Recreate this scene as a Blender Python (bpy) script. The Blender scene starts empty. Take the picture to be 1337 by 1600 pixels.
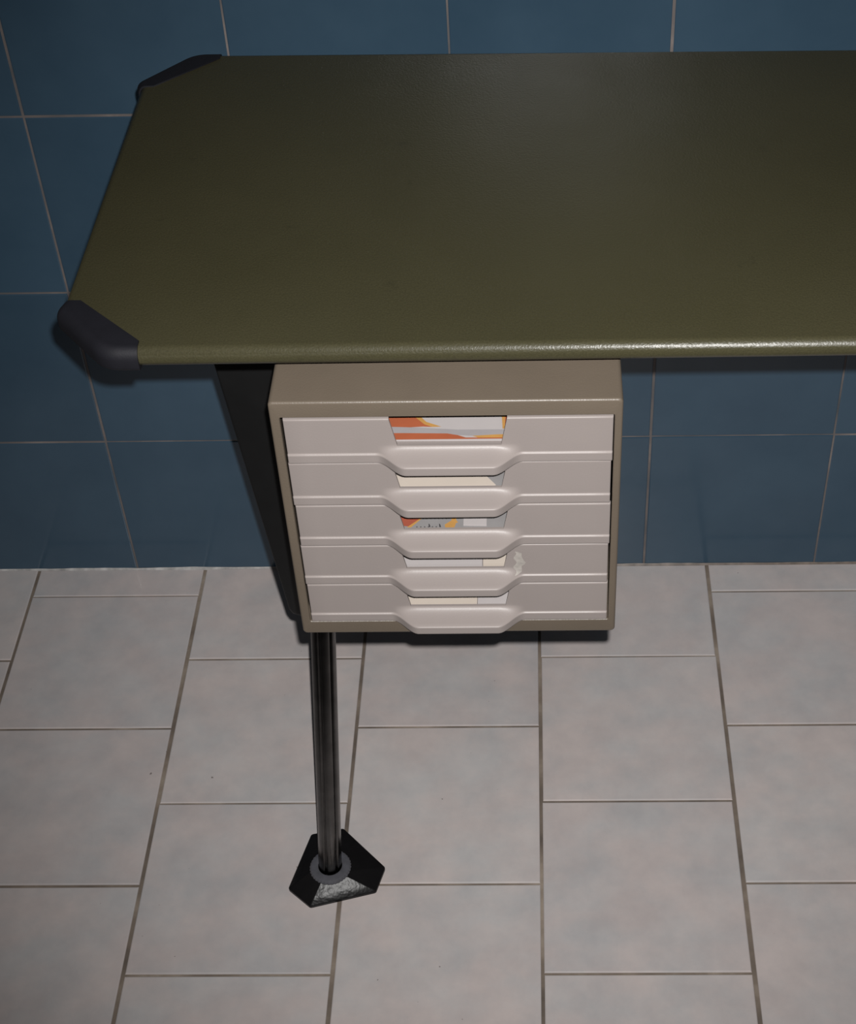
import bpy, bmesh, math, random
from mathutils import Vector, Matrix

random.seed(7)
scene = bpy.context.scene
COL = scene.collection

# ------------------------------------------------------------------ materials
def new_mat(name):
    m = bpy.data.materials.new(name)
    m.use_nodes = True
    nt = m.node_tree
    return m, nt, nt.nodes['Principled BSDF']

def node(nt, kind, **kw):
    n = nt.nodes.new(kind)
    for k, v in kw.items():
        if k in n.inputs:
            n.inputs[k].default_value = v
        else:
            setattr(n, k, v)
    return n

def ramp(nt, fac, stops):
    r = nt.nodes.new('ShaderNodeValToRGB')
    el = r.color_ramp.elements
    while len(el) < len(stops):
        el.new(0.5)
    for e, (p, c) in zip(el, stops):
        e.position = p
        e.color = (*c, 1)
    nt.links.new(fac, r.inputs['Fac'])
    return r.outputs['Color']

def noise(nt, scale, detail=3.0, rough=0.55, stretch=None, coord='Object'):
    tc = nt.nodes.new('ShaderNodeTexCoord')
    vec = tc.outputs[coord]
    if stretch:
        mp = nt.nodes.new('ShaderNodeMapping')
        mp.inputs['Scale'].default_value = stretch
        nt.links.new(vec, mp.inputs['Vector'])
        vec = mp.outputs['Vector']
    n = nt.nodes.new('ShaderNodeTexNoise')
    n.inputs['Scale'].default_value = scale
    n.inputs['Detail'].default_value = detail
    n.inputs['Roughness'].default_value = rough
    nt.links.new(vec, n.inputs['Vector'])
    return n.outputs['Fac']

def mix(nt, fac, a, b, mode='MIX'):
    m = nt.nodes.new('ShaderNodeMix')
    m.data_type = 'RGBA'
    m.blend_type = mode
    for sock, v in ((m.inputs[0], fac), (m.inputs[6], a), (m.inputs[7], b)):
        if hasattr(v, 'links'):
            nt.links.new(v, sock)
        elif isinstance(v, tuple):
            sock.default_value = (*v, 1)
        else:
            sock.default_value = v
    return m.outputs[2]

def bump(nt, bsdf, height, strength, dist=0.001):
    b = nt.nodes.new('ShaderNodeBump')
    b.inputs['Strength'].default_value = strength
    b.inputs['Distance'].default_value = dist
    nt.links.new(height, b.inputs['Height'])
    nt.links.new(b.outputs['Normal'], bsdf.inputs['Normal'])

def simple(name, col, rough=0.5, metal=0.0, var=0.08, scale=60, bump_s=0.0, bump_scale=400, spec=0.5):
    m, nt, b = new_mat(name)
    lo = tuple(c * (1 - var) for c in col)
    hi = tuple(min(1, c * (1 + var)) for c in col)
    nt.links.new(ramp(nt, noise(nt, scale), [(0.3, lo), (0.7, hi)]), b.inputs['Base Color'])
    b.inputs['Roughness'].default_value = rough
    b.inputs['Metallic'].default_value = metal
    b.inputs['Specular IOR Level'].default_value = spec
    if bump_s:
        bump(nt, b, noise(nt, bump_scale, 2), bump_s)
    return m

def tile_attr(nt):
    a = nt.nodes.new('ShaderNodeAttribute')
    a.attribute_name = 'tile_tone'
    return a.outputs['Fac']

# glossy dark blue wall tile
m, nt, b = new_mat('blue_glazed_tile')
c1 = ramp(nt, noise(nt, 9, 5, 0.6), [(0.30, (0.037, 0.073, 0.112)), (0.70, (0.048, 0.089, 0.132))])
c2 = mix(nt, tile_attr(nt), (0.90, 0.90, 0.90), (1.08, 1.08, 1.08))
nt.links.new(mix(nt, 1.0, c1, c2, 'MULTIPLY'), b.inputs['Base Color'])
b.inputs['Roughness'].default_value = 0.16
bump(nt, b, noise(nt, 14, 2), 0.05, 0.002)
M_BLUE = m

# mottled pale grey floor tile
m, nt, b = new_mat('grey_mottled_floor_tile')
n1 = noise(nt, 22, 6, 0.65)
n2 = noise(nt, 11, 4, 0.6, (1.0, 1.3, 1.0))
ca = ramp(nt, n1, [(0.32, (0.505, 0.468, 0.462)), (0.68, (0.600, 0.548, 0.532))])
cb = ramp(nt, n2, [(0.35, (0.92, 0.965, 0.985)), (0.62, (1.02, 0.985, 0.975))])
cc = mix(nt, 1.0, ca, cb, 'MULTIPLY')
cd = mix(nt, tile_attr(nt), (0.965, 0.965, 0.97), (1.035, 1.03, 1.025))
ce = mix(nt, 1.0, cc, cd, 'MULTIPLY')
sp = ramp(nt, noise(nt, 170, 1, 0.4), [(0.165, (0.45, 0.43, 0.42)), (0.185, (1, 1, 1))])
nt.links.new(mix(nt, 1.0, ce, sp, 'MULTIPLY'), b.inputs['Base Color'])
b.inputs['Roughness'].default_value = 0.30
b.inputs['Specular IOR Level'].default_value = 0.4
bump(nt, b, noise(nt, 60, 3), 0.06, 0.001)
M_FLOOR = m

m, nt, b = new_mat('floor_grout')
nt.links.new(ramp(nt, noise(nt, 16, 5), [(0.32, (0.115, 0.093, 0.077)), (0.52, (0.21, 0.168, 0.134)), (0.72, (0.36, 0.30, 0.245))]), b.inputs['Base Color'])
b.inputs['Roughness'].default_value = 0.8
M_FGROUT = m

m, nt, b = new_mat('wall_grout')
nt.links.new(ramp(nt, noise(nt, 10, 6), [(0.34, (0.075, 0.080, 0.088)), (0.52, (0.155, 0.135, 0.130)), (0.72, (0.32, 0.275, 0.255))]), b.inputs['Base Color'])
b.inputs['Roughness'].default_value = 0.7
M_WGROUT = m

m, nt, b = new_mat('joint_caulk')
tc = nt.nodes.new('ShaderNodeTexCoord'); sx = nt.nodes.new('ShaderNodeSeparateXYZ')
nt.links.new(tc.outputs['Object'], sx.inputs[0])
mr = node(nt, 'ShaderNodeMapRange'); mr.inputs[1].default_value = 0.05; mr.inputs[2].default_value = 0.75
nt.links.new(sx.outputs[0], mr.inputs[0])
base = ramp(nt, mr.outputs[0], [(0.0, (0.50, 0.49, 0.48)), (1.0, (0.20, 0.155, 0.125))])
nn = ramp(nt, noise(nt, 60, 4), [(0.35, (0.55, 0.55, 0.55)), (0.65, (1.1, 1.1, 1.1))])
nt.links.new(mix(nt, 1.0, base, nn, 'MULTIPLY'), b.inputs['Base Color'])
b.inputs['Roughness'].default_value = 0.6
M_CAULK = m

# olive green vinyl of the desk top
m, nt, b = new_mat('olive_green_vinyl')
g1 = ramp(nt, noise(nt, 7, 4, 0.6), [(0.3, (0.0405, 0.0370, 0.0185)), (0.7, (0.0470, 0.0428, 0.0218))])
st = ramp(nt, noise(nt, 20, 5, 0.7), [(0.24, (0.72, 0.72, 0.74)), (0.36, (1, 1, 1))])
fine = ramp(nt, noise(nt, 900, 2), [(0.3, (0.86, 0.86, 0.86)), (0.7, (1.12, 1.12, 1.12))])
nt.links.new(mix(nt, 1.0, mix(nt, 1.0, g1, st, 'MULTIPLY'), fine, 'MULTIPLY'), b.inputs['Base Color'])
rr = ramp(nt, noise(nt, 12, 4), [(0.3, (0.36,) * 3), (0.7, (0.44,) * 3)])
nt.links.new(rr, b.inputs['Roughness'])
b.inputs['Specular IOR Level'].default_value = 0.5
bump(nt, b, noise(nt, 750, 2, 0.5), 0.55, 0.0004)
M_GREEN = m

M_RUBBER = simple('black_rubber_cap', (0.0085, 0.0085, 0.012), 0.62, 0, 0.1, 80, 0.1, 900, 0.3)
M_BLACKPAINT = simple('black_enamel_steel', (0.0068, 0.0068, 0.0070), 0.45, 0, 0.1, 40, 0, 400, 0.35)
M_TUBE = simple('dark_burnished_steel', (0.115, 0.112, 0.110), 0.24, 1.0, 0.25, 45)
M_FOOT = simple('black_polished_foot', (0.008, 0.0075, 0.008), 0.30, 0, 0.1, 60, 0.45, 130, 0.15)
M_COLLAR = simple('grey_plastic_collar', (0.080, 0.080, 0.092), 0.5, 0, 0.15, 120)
M_CASE = simple('warm_grey_enamel', (0.115, 0.092, 0.070), 0.40, 0, 0.05, 18, 0.12, 900)
M_DRAWER = simple('pale_grey_plastic', (0.238, 0.207, 0.196), 0.42, 0, 0.035, 14, 0.05, 700, 0.32)
M_WORN = simple('worn_pale_patch', (0.31, 0.285, 0.262), 0.4, 0, 0.12, 200, 0.3, 300)
M_DARK = simple('dark_gap', (0.012, 0.011, 0.011), 0.8)
M_PAPERWHITE = simple('white_paper', (0.385, 0.355, 0.352), 0.6, 0, 0.03, 40)
M_PAPERCREAM = simple('cream_paper', (0.46, 0.40, 0.345), 0.7, 0, 0.03, 40)
M_PAPERGREY = simple('grey_paper', (0.215, 0.205, 0.205), 0.7, 0, 0.06, 60)
M_ORANGE = simple('orange_print', (0.325, 0.085, 0.036), 0.6, 0, 0.08, 50)
M_AMBER = simple('amber_print', (0.42, 0.22, 0.06), 0.6, 0, 0.1, 60)
M_PALEPRINT = simple('lilac_grey_print', (0.28, 0.26, 0.265), 0.6, 0, 0.05, 50)
M_RED = simple('red_print', (0.30, 0.075, 0.045), 0.5, 0, 0.08, 50)
M_INK = simple('dark_ink', (0.035, 0.033, 0.035), 0.6)
M_STEELSCREW = simple('dark_screw', (0.03, 0.03, 0.03), 0.4, 0.6)

# ------------------------------------------------------------------ object helpers
def link(name, mesh, mats, parent=None):
    o = bpy.data.objects.new(name, mesh)
    COL.objects.link(o)
    for mm in (mats if isinstance(mats, (list, tuple)) else [mats]):
        mesh.materials.append(mm)
    if parent:
        o.parent = parent
    return o

def from_bm(name, bm, mats, parent=None, smooth=None):
    bmesh.ops.recalc_face_normals(bm, faces=bm.faces)
    me = bpy.data.meshes.new(name)
    bm.to_mesh(me)
    bm.free()
    if smooth is not None:
        me.polygons.foreach_set('use_smooth', [True] * len(me.polygons))
        me.set_sharp_from_angle(angle=math.radians(smooth))
    return link(name, me, mats, parent)

def empty(name, loc, label, cat, group=None):
    o = bpy.data.objects.new(name, None)
    o.empty_display_size = 0.05
    o.location = loc
    COL.objects.link(o)
    o['label'] = label
    o['category'] = cat
    if group:
        o['group'] = group
    return o

def box(bm, x0, x1, y0, y1, z0, z1, mat=0):
    vs = [bm.verts.new((x, y, z)) for z in (z0, z1) for y in (y0, y1) for x in (x0, x1)]
    for f in ((0, 2, 3, 1), (4, 5, 7, 6), (0, 1, 5, 4), (1, 3, 7, 5), (3, 2, 6, 7), (2, 0, 4, 6)):
        fc = bm.faces.new([vs[i] for i in f])
        fc.material_index = mat
    return vs

def bevel_all(bm, w, seg=2):
    bmesh.ops.bevel(bm, geom=list(bm.edges) + list(bm.verts), offset=w, segments=seg, profile=0.5, affect='EDGES')

# ------------------------------------------------------------------ tiled surfaces
def tile_surface(name, tiles, place, mats, gap_depth, bounds):
    """tiles: (u0,u1,v0,v1) rectangles; place(u,v,h) -> world point (h = out of the surface)."""
    bm = bmesh.new()
    lay = bm.faces.layers.float.new('tile_tone')
    rnd = random.Random(11)
    u0, u1, v0, v1 = bounds
    f = bm.faces.new([bm.verts.new(place(u, v, -gap_depth)) for u, v in ((u0, v0), (u1, v0), (u1, v1), (u0, v1))])
    f.material_index = 1
    f2 = bm.faces.new([bm.verts.new(place(u, v, -0.05)) for u, v in ((u0, v1), (u1, v1), (u1, v0), (u0, v0))])
    f2.material_index = 1
    for (a, b_, c, d) in tiles:
        du, dv = rnd.uniform(-.0005, .0005), rnd.uniform(-.0004, .0004)
        a, b_, c, d = a + du, b_ + du, c + dv, d + dv
        tu, tv, h0 = rnd.uniform(-.0016, .0016), rnd.uniform(-.0016, .0016), rnd.uniform(-.0001, .0001)
        cu, cv = (a + b_) / 2, (c + d) / 2
        def pt(u, v, h):
            return place(u, v, h + h0 + (u - cu) * tu + (v - cv) * tv)
        rings = []
        for ins, h in ((0, -.004), (0, -.0009), (.0004, -.0003), (.0012, 0.0)):
            rings.append([bm.verts.new(pt(u, v, h)) for u, v in ((a + ins, c + ins), (b_ - ins, c + ins), (b_ - ins, d - ins), (a + ins, d - ins))])
        tone = rnd.random()
        for r0, r1 in zip(rings, rings[1:]):
            for i in range(4):
                fc = bm.faces.new((r0[i], r0[(i + 1) % 4], r1[(i + 1) % 4], r1[i]))
                fc[lay] = tone
        fc = bm.faces.new(rings[-1])
        fc[lay] = tone
    me = bpy.data.meshes.new(name)
    bm.to_mesh(me)
    bm.free()
    o = link(name, me, mats)
    o['kind'] = 'structure'
    return o

# wall: 20 cm square tiles, first vertical joint at x = 0
WP, WH0, WHP, WG = 0.2, 0.1989, 0.1998, 0.0019
wt = []
for i in range(-6, 12):
    for j in range(0, 9):
        z0 = 0.0 if j == 0 else WH0 + (j - 1) * WHP
        z1 = WH0 + j * WHP
        wt.append((i * WP + WG / 2, (i + 1) * WP - WG / 2, z0 + WG / 2, z1 - WG / 2))
WT = WH0 + 8 * WHP
tile_surface('wall_back', wt, lambda u, v, h: (u, -h, v), [M_BLUE, M_WGROUT], 0.0007, (-6 * WP, 12 * WP, 0.0, WT))

# floor: square tiles, alternate columns shifted by half a tile
FX, FP, FY, FA = -0.5856 * .2, 0.9893 * .2, 0.2226 * .2, 0.4946 * .2
ft = []
for c in range(-6, 12):
    xa, xb = FX + c * FP, FX + (c + 1) * FP
    k = 0 if c % 2 == 0 else -1
    while k < 24:
        ya, yb = FY + (k - 2 + (0 if c % 2 == 0 else 0)) * FA, FY + (k - 2 + 2) * FA
        ya = max(ya, 0.0)
        if yb > 0.004:
            ft.append((xa + .0018, xb - .0018, ya + .0011, yb - .0011))
        k += 2
FD = max(t[3] for t in ft) + .002
tile_surface('floor', ft, lambda u, v, h: (u, -v, h), [M_FLOOR, M_FGROUT], 0.0013, (FX - 6 * FP, FX + 12 * FP, 0.0, FD))

# caulked joint between wall and floor
bm = bmesh.new()
rnd = random.Random(4)
N = 260
prev = None
for i in range(N + 1):
    x = -1.15 + i * (3.4 / N)
    s = 0.0012 + 0.0011 * abs(math.sin(x * 23) * math.sin(x * 7.1 + 1)) + rnd.uniform(0, .0007)
    cur = [bm.verts.new(p) for p in ((x, 0.0, -.0005), (x, -s, -.0005), (x, -s * .55, s * .5), (x, 0.0, s))]
    if prev:
        for q in range(4):
            bm.faces.new((prev[q], cur[q], cur[(q + 1) % 4], prev[(q + 1) % 4]))
    prev = cur
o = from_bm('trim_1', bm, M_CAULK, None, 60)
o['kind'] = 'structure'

# ------------------------------------------------------------------ desk
TZ = 0.750
X0, X1, YF, YB = 0.1755, 1.3755, -0.5560, -0.1770
YC = (YF + YB) / 2
XC = (X0 + X1) / 2

def inset_poly(pts, dists):
    """move every edge i (pts[i]->pts[i+1]) of a counter-clockwise polygon inwards by dists[i]."""
    n = len(pts)
    lines = []
    for i in range(n):
        p, q = Vector(pts[i]), Vector(pts[(i + 1) % n])
        t = (q - p).normalized()
        nrm = Vector((-t.y, t.x))
        lines.append((p + nrm * dists[i], t))
    out = []
    for i in range(n):
        p, t = lines[i - 1]
        q, s = lines[i]
        cr = t.x * s.y - t.y * s.x
        if abs(cr) < 1e-6:
            out.append(q.copy())
            continue
        k = ((q - p).x * s.y - (q - p).y * s.x) / cr
        out.append(p + t * k)
    return out

def round_corner(pts, idx, r, n=6):
    out = []
    N = len(pts)
    for i, p in enumerate(pts):
        if i not in idx:
            out.append((p, i))
            continue
        p = Vector(p); a = Vector(pts[i - 1]); c = Vector(pts[(i + 1) % N])
        d0 = (a - p).normalized(); d1 = (c - p).normalized()
        ang = d0.angle(d1)
        L = r / math.tan(ang / 2)
        L = min(L, (a - p).length * .45, (c - p).length * .45)
        for k in range(n + 1):
            t = k / n
            q = (p + d0 * L) * (1 - t) ** 2 + p * 2 * t * (1 - t) + (p + d1 * L) * t ** 2
            out.append((tuple(q), i if k == n else i - 1 if k == 0 and False else i))
    return out

def slab(bm, pts, weights, zt, zb, r, seg=7):
    """slab with half-round edges of radius r; weights[i] scales the rounding along edge i."""
    prof = []
    for k in range(seg + 1):
        a = math.pi / 2 * k / seg
        prof.append((r * (1 - math.sin(math.pi / 2 - a)) if False else r * (1 - math.cos(math.pi / 2 - a)), zt - r + r * math.sin(math.pi / 2 - a)))
    low = [(i, (zb + r) - (z - (zt - r))) for i, z in reversed(prof)]
    prof = prof + low
    rings = []
    for ins, z in prof:
        q = inset_poly(pts, [ins * w for w in weights])
        rings.append([bm.verts.new((p.x, p.y, z)) for p in q])
    n = len(pts)
    for a, b_ in zip(rings, rings[1:]):
        for i in range(n):
            bm.faces.new((a[i], a[(i + 1) % n], b_[(i + 1) % n], b_[i]))
    bm.faces.new(rings[0])
    bm.faces.new(rings[-1])

desk = empty('desk', (XC, YC, 0.0), 'narrow desk with an olive green vinyl top and black corner guards against blue tiles', 'desk')
desk_parts = []

ch = 0.040
fy = lambda x: YF + 0.0045 * (x - 0.215)
by = lambda x: YB + 0.0022 - 0.0125 * (x - 0.215)
pts = [(X0 + ch, fy(X0 + ch)), (X1 - ch, fy(X1 - ch)), (X1, YF + ch), (X1, YB - ch), (X1 - ch, by(X1 - ch)), (X0 + ch, by(X0 + ch)), (X0, YB - ch), (X0, YF + ch)]
bm = bmesh.new()
slab(bm, pts, [1] * 8, TZ, TZ - 0.0140, 0.0062)
top = from_bm('tabletop', bm, M_GREEN, None, 40)
desk_parts.append(top)

def corner_cap(mx, my):
    # front-left guard; mx / my mirror it to the other corners
    def curve(ctrl, n):
        # polyline with its two middle corners rounded, resampled with fixed counts
        p0, p1, p2, p3 = [Vector(c) for c in ctrl]
        out = [p0]
        for a, c, d in ((p0, p1, p2), (p1, p2, p3)):
            L = min((a - c).length, (d - c).length) * 0.48
            q0 = c + (a - c).normalized() * L
            q1 = c + (d - c).normalized() * L
            for k in range(n + 1):
                t = k / n
                out.append(q0 * (1 - t) ** 2 + c * 2 * t * (1 - t) + q1 * t ** 2)
        out.append(p3)
        return out
    outer = curve([(0.1742, -0.5032), (0.1706, -0.5125), (0.2090, -0.5575), (0.2312, -0.5575)], 7)
    topr = curve([(0.1800, -0.5034), (0.1785, -0.5095), (0.2120, -0.5508), (0.2312, -0.5508)], 7)
    back = [Vector((0.2312, -0.5465)), Vector((0.1865, -0.5036))]
    r, zt, zb = 0.0078, TZ + 0.0010, TZ - 0.0152
    prof = [(k, zt - r + r * math.cos(math.pi / 2 * k / 8), math.sin(math.pi / 2 * k / 8)) for k in range(9)]
    prof += [(9 + k, zb + .0035 - .0035 * math.sin(math.pi / 2 * k / 4), 1 - .45 * (1 - math.cos(math.pi / 2 * k / 4))) for k in range(5)]
    def tr(p, z):
        x, y = p.x, p.y
        if mx: x = 2 * XC - x
        if my: y = 2 * YC - y + 0.0020
        return (x, y, z)
    bm = bmesh.new()
    rings = []
    for _, z, t in prof:
        rings.append([bm.verts.new(tr(q.lerp(p, t), z)) for p, q in zip(outer, topr)] + [bm.verts.new(tr(p, z)) for p in back])
    n = len(rings[0])
    for a, b_ in zip(rings, rings[1:]):
        for i in range(n):
            bm.faces.new((a[i], a[(i + 1) % n], b_[(i + 1) % n], b_[i]))
    bm.faces.new(rings[0]); bm.faces.new(rings[-1])
    return from_bm('corner_guard', bm, M_RUBBER, None, 50)

for mx, my, lab in ((0, 0, 'black front corner guard'), (0, 1, 'black rear corner guard'), (1, 0, None), (1, 1, None)):
    o = corner_cap(mx, my)
    if lab:
        o['label'] = lab
    desk_parts.append(o)

bm = bmesh.new()
box(bm, 0.238, 2 * XC - 0.238, -0.500, -0.235, 0.7184, TZ - 0.0140)
bevel_all(bm, 0.001, 1)
fr = from_bm('support_frame', bm, M_BLACKPAINT)
desk_parts.append(fr)

def leg(mx):
    s = (lambda p: (2 * XC - p[0], p[1], p[2])) if mx else (lambda p: p)
    made = []
    # wedge shaped folded steel bracket, tapering to the tube
    prof = [(0.2220, 0.7186), (0.2591, 0.3370), (0.2618, 0.3300), (0.2760, 0.3250), (0.3000, 0.3240), (0.3000, 0.7186)]
    bm = bmesh.new()
    fa = [bm.verts.new(s((x, -0.385, z))) for x, z in prof]
    ba = [bm.verts.new(s((x, -0.332, z))) for x, z in prof]
    n = len(prof)
    bm.faces.new(fa); bm.faces.new(ba[::-1])
    for i in range(n):
        bm.faces.new((fa[i], ba[i], ba[(i + 1) % n], fa[(i + 1) % n]))
    bmesh.ops.recalc_face_normals(bm, faces=bm.faces)
    bevel_all(bm, 0.0025, 3)
    br = from_bm('leg_bracket', bm, M_BLACKPAINT, None, 35)
    made.append(br)
    # fluted tube
    p0, p1 = Vector((0.2684, -0.4305, 0.0125)), Vector((0.2846, -0.3495, 0.3385))
    ax = (p1 - p0).normalized()
    e1 = Vector((1, 0, 0)); e1 = (e1 - ax * e1.dot(ax)).normalized()
    e2 = ax.cross(e1).normalized()
    K = 120
    sect = []
    for k in range(K):
        a = 2 * math.pi * k / K
        r = 0.0114
        for g in range(6):                      # six flutes
            d = (a - math.radians(-106 + 60 * g) + math.pi) % (2 * math.pi) - math.pi
            r -= 0.0021 * math.exp(-(d / 0.10) ** 2)
        sect.append((r * math.cos(a), r * math.sin(a)))
    bm = bmesh.new()
    rings = []
    for t in (0.0, 0.003, 0.35, 0.7, 1.0):
        c = p0.lerp(p1, t)
        sc = 0.96 if t == 0 else 1
        rings.append([bm.verts.new(s(tuple(c + e1 * u * sc + e2 * v * sc))) for u, v in sect])
    for a, b_ in zip(rings, rings[1:]):
        for i in range(K):
            bm.faces.new((a[i], a[(i + 1) % K], b_[(i + 1) % K], b_[i]))
    bm.faces.new(rings[0]); bm.faces.new(rings[-1])
    tb = from_bm('leg', bm, M_TUBE, None, 50)
    made.append(tb)
    # faceted black foot: a triangular pyramid with cut corners
    H = [(0.2275, -0.4470), (0.2510, -0.4675), (0.3140, -0.4505), (0.3215, -0.4230), (0.2760, -0.3760), (0.2440, -0.3830)]
    H = [p for p, i in round_corner(H, set(range(6)), 0.0035, 3)]
    cx, cy = 0.2688, -0.4305
    TPH = [(-0.0205, -0.0060), (-0.0075, -0.0160), (0.0175, -0.0110), (0.0205, -0.0040), (0.0050, 0.0195), (-0.0050, 0.0190)]
    TP = []
    for i in range(6):
        for k in range(4):
            j = (i + (0.0 if k < 2 else 0.0)) % 6
            TP.append((cx + TPH[i][0] + (k - 1.5) * 0.0002, cy + TPH[i][1]))
    bm = bmesh.new()
    R = []
    for z, ins in ((0.0, 0.0005), (0.0006, 0.0), (0.0034, 0.0), (0.0042, 0.0006)):
        q = inset_poly(H, [ins] * len(H))
        R.append([bm.verts.new(s((p.x, p.y, z))) for p in q])
    mid = [(p.co.x, p.co.y) for p in R[-1]]
    R.append([bm.verts.new((a[0] * .52 + s((x, y, 0))[0] * .48, a[1] * .52 + y * .48, 0.0094)) for a, (x, y) in zip(mid, TP)])
    R.append([bm.verts.new(s((x, y, 0.0150))) for x, y in TP])
    n = len(H)
    for a, b_ in zip(R, R[1:]):
        for i in range(n):
            bm.faces.new((a[i], a[(i + 1) % n], b_[(i + 1) % n], b_[i]))
    bm.faces.new(R[0]); bm.faces.new(R[-1])
    ftm = from_bm('foot', bm, M_FOOT, None, 24)
    ftm['label'] = 'black faceted foot with cut corners'
    # scalloped collar round the tube
    bm = bmesh.new()
    K2 = 96
    rr = []
    for (r, z, sc) in ((0.0120, 0.0145, 0), (0.0197, 0.0145, 1), (0.0202, 0.0162, 1), (0.0190, 0.0182, 1), (0.0140, 0.0196, 0), (0.0118, 0.0190, 0)):
        ring = []
        for k in range(K2):
            a = 2 * math.pi * k / K2
            q = r + (0.0004 * math.cos(a * 36) if sc else 0)
            ring.append(bm.verts.new(s((cx + q * math.cos(a), cy + q * math.sin(a), z))))
        rr.append(ring)
    for i in range(len(rr)):
        a, b_ = rr[i], rr[(i + 1) % len(rr)]
        for k in range(K2):
            bm.faces.new((a[k], a[(k + 1) % K2], b_[(k + 1) % K2], b_[k]))
    cl = from_bm('collar', bm, M_COLLAR, None, 40)
    cl['label'] = 'grey scalloped plastic collar'
    ftm.parent = tb
    cl.parent = tb
    return made

desk_parts += leg(0)
desk_parts += leg(1)
bpy.context.view_layer.update()
for o in desk_parts:
    o.parent = desk
    o.matrix_parent_inverse = Matrix.Translation(-Vector(desk.location))

# ------------------------------------------------------------------ drawer unit
UX0, UX1, UZ0, UZ1, UYF, UYB = 0.3086, 0.5292, 0.5068, 0.7182, -0.5683, -0.2700
OX0, OX1, OZ0, OZ1 = 0.3150, 0.5240, 0.5195, 0.7058
unit = empty('drawer_unit', ((UX0 + UX1) / 2, (UYF + UYB) / 2, UZ0), 'warm grey steel cabinet of five pale drawers hanging under the green desk top', 'drawer unit')
def P(o, parent=unit):
    o.parent = parent
    o.matrix_parent_inverse = Matrix.Translation(-Vector(unit.location)) if parent is unit else Matrix.Identity(4)
    return o

# casing: rounded outer shell, front flange, hollow inside
bm = bmesh.new()
def rect(x0, x1, z0, z1, y, r, n=4):
    out = []
    for cx, cz, a0 in ((x0 + r, z0 + r, math.pi), (x1 - r, z0 + r, 1.5 * math.pi), (x1 - r, z1 - r, 0), (x0 + r, z1 - r, .5 * math.pi)):
        for k in range(n + 1):
            a = a0 + math.pi / 2 * k / n
            out.append(bm.verts.new((cx + r * math.cos(a), y, cz + r * math.sin(a))))
    return out
e = 0.0012
loops = [rect(UX0, UX1, UZ0, UZ1, UYB, .0030)]
loops.append(rect(UX0, UX1, UZ0, UZ1, UYF + .0018, .0030))
for k in range(1, 5):
    a = math.pi / 2 * k / 4
    ii = .0018 * (1 - math.cos(a))
    loops.append(rect(UX0 + ii, UX1 - ii, UZ0 + ii, UZ1 - ii, UYF + .0018 - .0018 * math.sin(a), .0030 - ii * .5))
loops.append(rect(OX0 - .0005, OX1 + .0005, OZ0 - .0005, OZ1 + .0005, UYF, .0012))
loops.append(rect(OX0, OX1, OZ0, OZ1, UYF + .0006, .0010))
loops.append(rect(OX0, OX1, OZ0, OZ1, UYF + .0020, .0010))
loops.append(rect(UX0 + .0015, UX1 - .0015, UZ0 + .0015, UZ1 - .0015, UYF + .0021, .0015))
loops.append(rect(UX0 + .0015, UX1 - .0015, UZ0 + .0015, UZ1 - .0015, UYB - .0015, .0015))
for a, b_ in zip(loops, loops[1:]):
    n = len(a)
    for i in range(n):
        bm.faces.new((a[i], a[(i + 1) % n], b_[(i + 1) % n], b_[i]))
bm.faces.new(loops[0]); bm.faces.new(loops[-1])
casing = P(from_bm('casing', bm, M_CASE, None, 40))
casing['label'] = 'warm grey enamelled steel casing'

# ---- one drawer, in local coordinates: u across, v up from its lower edge, y outwards negative
DW, DH = 0.2068 / 2, 0.0360
CUTV = 0.0140
STRIP = 0.0072
def smooth(a, b_, x):
    t = max(0.0, min(1.0, (x - a) / (b_ - a)))
    return t * t * (3 - 2 * t)
def swell(u):
    return 1 - smooth(0.0275, 0.0468, abs(u))
def off(u, v):
    ridge = 0.0011 * (1 - smooth(0.0068, 0.0080, v))
    if v <= STRIP - .0010:
        s = 1.0
    elif v <= STRIP + .0006:
        t = (v - (STRIP - .0010)) / .0016
        s = 1.0 - 0.085 * t * t
    else:
        t = max(0.0, (CUTV + .0010 - v) / (CUTV + .0010 - STRIP - .0006))
        s = 0.915 * t ** 2.2
    p = 0.0130 * swell(u) * s
    back = 0.0
    if v < .0010: back += .0006 * (1 - v / .0010) ** 2
    if v > DH - .0009: back += .0007 * ((v - DH + .0009) / .0009) ** 2
    edge = DW - abs(u)
    if edge < .0008: back += .0006 * (1 - edge / .0008) ** 2
    return -(p + ridge) + back
VR = [0, .0003, .0006, .0010, .0018, .0030, .0045, .0056, .0062, .0066, .0069, .0072, .0075, .0078, .0082, .0088, .0094, .0100, .0107, .0114, .0120, .0126, .0132, .0136, .0140,
      .0144, .0150, .0165, .0190, .0215, .0250, .0290, .0330, .0345, .0351, .0354, .0357, .0360]
iC = VR.index(CUTV)
def hw(v):
    return 0.0330 + 0.0041 * max(0.0, (v - CUTV) / (DH - CUTV))
U2 = 0.0480
def cols(v):
    h = hw(v)
    L = [-DW, -DW + .0003, -DW + .0008, -.0900, -.0750, -.0600, -.0520]
    L += [-U2 + (U2 - h) * k / 14 for k in range(15)]
    C = [-h + 2 * h * k / 40 for k in range(1, 40)]
    Rr = [-x for x in reversed(L)]
    return L, C, Rr
NL = 22
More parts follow.
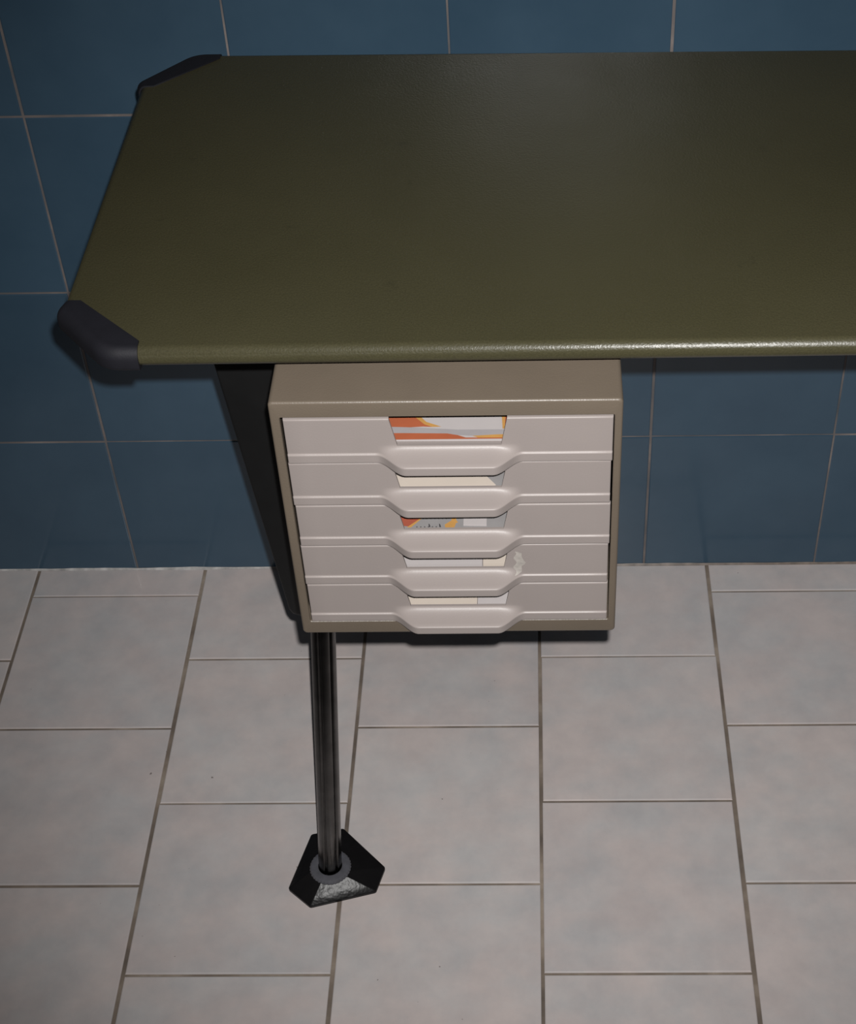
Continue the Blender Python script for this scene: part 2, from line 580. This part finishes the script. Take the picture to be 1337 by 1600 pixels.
def build_drawer_meshes():
    TH = 0.0018
    def grid(bm, sel_cols, rows):
        g = {}
        for r in rows:
            v = VR[r]
            L, C, Rr = cols(v)
            line = L + C + Rr
            for c in sel_cols:
                u = line[c]
                g[(r, c)] = (bm.verts.new((u, off(u, v), v)), u, v)
        return g
    def fill(bm, g, keep):
        fs = []
        for (r, c) in list(g):
            if (r + 1, c) in g and (r, c + 1) in g and (r + 1, c + 1) in g and keep(r, c):
                fs.append(bm.faces.new((g[(r, c)][0], g[(r, c + 1)][0], g[(r + 1, c + 1)][0], g[(r + 1, c)][0])))
        return fs
    NT = NL + 39 + NL
    cA, cB = 6, NT - 7          # columns where the handle's ramps start
    bmF = bmesh.new()
    g = grid(bmF, range(NT), range(len(VR)))
    def keepF(r, c):
        if r < iC and cA <= c < cB: return False          # the handle's own mesh
        if r >= iC and NL - 1 <= c < NL + 39: return False  # the cut-out
        return True
    fill(bmF, g, keepF)
    bmH = bmesh.new()
    gh = grid(bmH, range(cA, cB + 1), range(iC + 1))
    fill(bmH, gh, lambda r, c: True)
    for bm in (bmF, bmH):
        bmesh.ops.delete(bm, geom=[v for v in bm.verts if not v.link_faces], context='VERTS')
        bm.normal_update()
        # thicken backwards (+y)
        faces = list(bm.faces)
        vmap = {}
        for v in list(bm.verts):
            vmap[v] = bm.verts.new((v.co.x, v.co.y + TH, v.co.z))
        bed = [ed for ed in bm.edges if len(ed.link_faces) == 1]
        for f in faces:
            bm.faces.new([vmap[v] for v in reversed(f.verts)])
        for ed in bed:
            a, b_ = ed.verts
            bm.faces.new((a, b_, vmap[b_], vmap[a]))
    # tray behind the front: floor, two sides, back
    TL = 0.270
    w = DW - .0012
    fl = 0.0090
    for (x0, x1, y0, y1, z0, z1) in ((-w, w, TH - .0002, TL, fl - .0014, fl - .0002), (-w, -w + .0014, TH - .0002, TL, fl, DH - .004),
                                     (w - .0014, w, TH - .0002, TL, fl, DH - .004), (-w, w, TL - .0014, TL, fl, DH - .004)):
        box(bmF, x0, x1, y0, y1, z0, z1)
    mf = bpy.data.meshes.new('drawer'); mh = bpy.data.meshes.new('handle')
    for bm, me in ((bmF, mf), (bmH, mh)):
        bmesh.ops.recalc_face_normals(bm, faces=bm.faces)
        bm.to_mesh(me); bm.free()
        me.polygons.foreach_set('use_smooth', [True] * len(me.polygons))
        me.set_sharp_from_angle(angle=math.radians(48))
        me.materials.append(M_DRAWER)
    return mf, mh, fl
mf, mh, TRAY = build_drawer_meshes()
DXC = (OX0 + OX1) / 2 + .0001
ZT = [0.7040, 0.6672, 0.6302, 0.5930, 0.5560]
JIT = [(0.0004, 0.0000, 0.0), (-0.0002, 0.0004, 0.0012), (0.0003, 0.0000, -0.0012), (-0.0003, 0.0003, 0.0004), (0.0001, 0.0000, -0.0004)]
d0 = bpy.data.objects.new('drawer', mf)
h0 = bpy.data.objects.new('handle', mh)
drawers = []
for i, zt in enumerate(ZT):
    dr = d0 if i == 0 else d0.copy()
    hn = h0 if i == 0 else h0.copy()
    COL.objects.link(dr); COL.objects.link(hn)
    dr.parent = unit
    dr.location = (DXC + JIT[i][0] - unit.location.x, UYF + .0002 + JIT[i][1] - unit.location.y, zt - DH - unit.location.z)
    dr.rotation_euler = (0, 0, JIT[i][2])
    hn.parent = dr
    drawers.append(dr)

# worn pale scrap of tape beside the fourth handle
bm = bmesh.new()
rnd = random.Random(3)
def patch(bm, pl, lift):
    vs = [bm.verts.new((u, off(u, v) - lift, v)) for u, v in pl]
    return vs
NP = 12
rows_ = []
for k in range(NP + 1):
    v = 0.0085 + (0.0295 - 0.0085) * k / NP
    ua = 0.0405 + .0010 * math.sin(k * 1.3) + rnd.uniform(-.0003, .0003)
    ub = ua + 0.0062 * math.sin(math.pi * (k + .6) / (NP + 1.2)) ** .6 + rnd.uniform(-.0005, .0005)
    rows_.append(patch(bm, [(ua + (ub - ua) * q / 5, v) for q in range(6)], .00012))
for a, b_ in zip(rows_, rows_[1:]):
    for q in range(5):
        bm.faces.new((a[q], a[q + 1], b_[q + 1], b_[q]))
tp = from_bm('tape_scrap', bm, M_WORN, None, 60)
tp.parent = drawers[3]
tp['label'] = 'pale worn scrap of tape'

# ------------------------------------------------------------------ papers in the drawers (things of their own)
def sheet(name, di, poly, z, th, mats, label, cat, prints=(), lab_loc=True):
    """flat booklet or sheet lying in drawer di; poly in drawer coordinates (u across, w = distance behind the front)."""
    bm = bmesh.new()
    n = len(poly)
    a = [bm.verts.new((u, w, z)) for u, w in poly]
    b_ = [bm.verts.new((u, w, z + th)) for u, w in poly]
    bm.faces.new(a[::-1]); bm.faces.new(b_)
    for i in range(n):
        bm.faces.new((a[i], a[(i + 1) % n], b_[(i + 1) % n], b_[i]))
    bmesh.ops.recalc_face_normals(bm, faces=bm.faces)
    for mi, pl, lift in prints:
        f = bm.faces.new([bm.verts.new((u, w, z + th + lift)) for u, w in pl])
        f.normal_update()
        if f.normal.z < 0: f.normal_flip()
        f.material_index = mi
    me = bpy.data.meshes.new(name)
    bm.to_mesh(me); bm.free()
    o = link(name, me, mats)
    base = Vector((DXC + JIT[di][0], UYF + .0002 + JIT[di][1], ZT[di] - DH))
    c = Vector((0, poly[0][1], z))
    me.transform(Matrix.Translation(-c))
    o.location = base + Matrix.Rotation(JIT[di][2], 3, 'Z') @ c
    o.rotation_euler = (0, 0, JIT[di][2])
    o['label'] = label
    o['category'] = cat
    return o

Y0 = 0.0024
def clip(pl):
    return pl
# 1: brochure printed in white and orange
W1 = 0.0104
pr = [
    (1, [(-.075, W1 + .0002), (.012, W1 + .0002), (.075, W1 + .0002), (.075, W1 + .0010), (.010, W1 + .0016), (.005, W1 + .0040), (-.002, W1 + .0058), (-.030, W1 + .0066), (-.075, W1 + .0070)], .00003),
    (2, [(.018, W1 + .0014), (.075, W1 + .0010), (.075, W1 + .0052), (.030, W1 + .0044), (.014, W1 + .0032)], .00005),
    (3, [(-.075, W1 + .0070), (-.030, W1 + .0066), (-.002, W1 + .0058), (.005, W1 + .0040), (.014, W1 + .0032), (.030, W1 + .0044), (.075, W1 + .0056), (.075, W1 + .0092), (.005, W1 + .0095), (-.010, W1 + .0108), (-.020, W1 + .0120), (-.075, W1 + .0150)], .00004),
    (1, [(-.075, W1 + .0148), (-.026, W1 + .0122), (-.018, W1 + .0128), (-.012, W1 + .0124), (-.017, W1 + .0150), (-.024, W1 + .0230), (-.030, W1 + .0300), (-.075, W1 + .0300)], .00006),
    (2, [(-.012, W1 + .0124), (-.006, W1 + .0126), (-.016, W1 + .0175), (-.025, W1 + .0300), (-.030, W1 + .0300), (-.024, W1 + .0230), (-.017, W1 + .0150)], .00005),
    (2, [(.0335, W1 + .0100), (.0350, W1 + .0100), (.0350, W1 + .0300), (.0325, W1 + .0300)], .00007),
    (1, [(.0350, W1 + .0100), (.0500, W1 + .0100), (.0500, W1 + .0300), (.0350, W1 + .0300)], .00007),
]
sheet('brochure', 0, [(-.074, W1), (.074, W1 - .0012), (.074, W1 + .20), (-.074, W1 + .20)], TRAY, .0009, [M_PAPERWHITE, M_ORANGE, M_AMBER, M_PALEPRINT],
      'white brochure printed with orange bands, showing through the cut-out of the top drawer', 'brochure', pr)
# 2: cream sheet, one corner cut away over a grey folder
sheet('folder', 1, [(-.080, Y0 + .0006), (.080, Y0 + .0006), (.080, .215), (-.080, .215)], TRAY, .0030, [M_PAPERGREY],
      'grey folder under the cream sheet in the second drawer from the top', 'folder')
sheet('paper_sheet', 1, [(-.078, Y0 + .0010), (.0290, Y0 + .0010), (.0225, Y0 + .0100), (.0180, Y0 + .020), (.0180, .205), (-.078, .205)], TRAY + .0030, .0012, [M_PAPERCREAM],
      'cream sheet with a slanted right corner in the second drawer from the top', 'paper')
# 3: coloured leaflet with a white slip on it
pr = [
    (1, [(-.040, Y0 + .0040), (-.0300, Y0 + .0024), (-.0225, Y0 + .0110), (-.020, Y0 + .0200), (-.040, Y0 + .0200)], .00004),
    (2, [(-.0318, Y0 + .0016), (-.0290, Y0 + .0016), (-.0210, Y0 + .0115), (-.0185, Y0 + .0200), (-.020, Y0 + .0200), (-.0225, Y0 + .0110)], .00005),
    (2, [(-.0060, Y0 + .0010), (.0000, Y0 + .0010), (.0010, Y0 + .0055), (.0024, Y0 + .0060), (.0010, Y0 + .0085), (.0016, Y0 + .0200), (-.0010, Y0 + .0200), (-.0022, Y0 + .0080), (-.0066, Y0 + .0040)], .00005),
]
for k in range(7):
    u = -.0255 + k * .0026
    pr.append((3, [(u, Y0 + .0016), (u + .0009, Y0 + .0016), (u + .0009, Y0 + .0024), (u, Y0 + .0024)], .00006))
    pr.append((3, [(u + .004, Y0 + .0094), (u + .0046, Y0 + .0094), (u + .0046, Y0 + .0099), (u + .004, Y0 + .0099)], .00006))
for u in (-.0170, -.0100):
    pr.append((3, [(u, Y0 + .0018), (u + .0011, Y0 + .0018), (u + .0003, Y0 + .0046), (u - .0004, Y0 + .0050)], .00007))
sheet('leaflet', 2, [(-.078, Y0 + .0006), (.078, Y0 + .0006), (.078, .215), (-.078, .215)], TRAY, .0030, [M_PAPERGREY, M_RED, M_AMBER, M_INK],
      'grey leaflet with red and yellow patches and dark dots in the middle drawer', 'leaflet', pr)
sheet('paper_slip', 2, [(.0060, Y0 + .0028), (.0215, Y0 + .0024), (.0215, Y0 + .06), (.0060, Y0 + .06)], TRAY + .0031, .0008, [M_PAPERWHITE],
      'small white slip lying on the printed leaflet in the middle drawer', 'paper')
# 4: white sheets
sheet('paper_sheet', 3, [(-.080, Y0 + .0040), (.0180, Y0 + .0040), (.0180, .205), (-.080, .205)], TRAY, .0024, [M_PAPERWHITE],
      'wide white sheet in the second drawer from the bottom', 'paper')
sheet('paper_sheet', 3, [(.0186, Y0 + .0042), (.082, Y0 + .0042), (.082, .205), (.0186, .205)], TRAY, .0026, [M_PAPERCREAM],
      'narrow cream sheet right of the wide white sheet in the second drawer from the bottom', 'paper')
# 5: cream and white sheets
sheet('paper_sheet', 4, [(-.080, Y0 + .0006), (.0130, Y0 + .0006), (.0130, .205), (-.080, .205)], TRAY, .0030, [M_PAPERCREAM],
      'wide cream sheet in the bottom drawer', 'paper')
sheet('paper_sheet', 4, [(.0134, Y0 + .0006), (.082, Y0 + .0006), (.082, .205), (.0134, .205)], TRAY, .0038, [M_PAPERWHITE],
      'white sheet beside the cream one at the right of the bottom drawer', 'paper')

# ------------------------------------------------------------------ camera and its flash
cam_d = bpy.data.cameras.new('camera')
cam = bpy.data.objects.new('camera', cam_d)
COL.objects.link(cam)
CL = Vector((0.475538, -1.334476, 1.346425))
right = Vector((0.99975342, 0.0084205, -0.02054761))
down = Vector((-0.0091031, -0.68858331, -0.7251001))
fwd = Vector((-0.02025444, 0.72510835, -0.68833687))
Mx = Matrix((( right.x, -down.x, -fwd.x, CL.x), (right.y, -down.y, -fwd.y, CL.y), (right.z, -down.z, -fwd.z, CL.z), (0, 0, 0, 1)))
cam.matrix_world = Mx
cam_d.sensor_fit = 'HORIZONTAL'
cam_d.sensor_width = 36.0
cam_d.lens = 2503.6567 / 1337 * 36.0
cam_d.shift_x = -(789.0968 - 668.5) / 1337
cam_d.shift_y = (807.7135 - 800.0) / 1337
cam_d.clip_start = 0.01
scene.camera = cam

fl_d = bpy.data.lights.new('camera_flash', 'SPOT')
fl_d.energy = 85.0
fl_d.color = (1.0, 0.985, 0.965)
fl_d.shadow_soft_size = 0.005
fl_d.spot_size = math.radians(66)
fl_d.spot_blend = 1.0
flash = bpy.data.objects.new('camera_flash', fl_d)
COL.objects.link(flash)
flash.matrix_world = Mx.copy()
flash.rotation_euler = (Matrix.Rotation(math.radians(-3), 3, 'Z') @ Mx.to_3x3()).to_euler()
flash.location = CL  - down * 0.0240 + right * 0.0105

w = bpy.data.worlds.new('room_ambient')
scene.world = w
w.use_nodes = True
w.node_tree.nodes['Background'].inputs['Color'].default_value = (1.0, 0.95, 0.93, 1)
w.node_tree.nodes['Background'].inputs['Strength'].default_value = 0.032

vs = scene.view_settings
vs.view_transform = 'Standard'
vs.look = 'None'
vs.exposure = 0.0
vs.gamma = 1.0
vs.use_curve_mapping = False
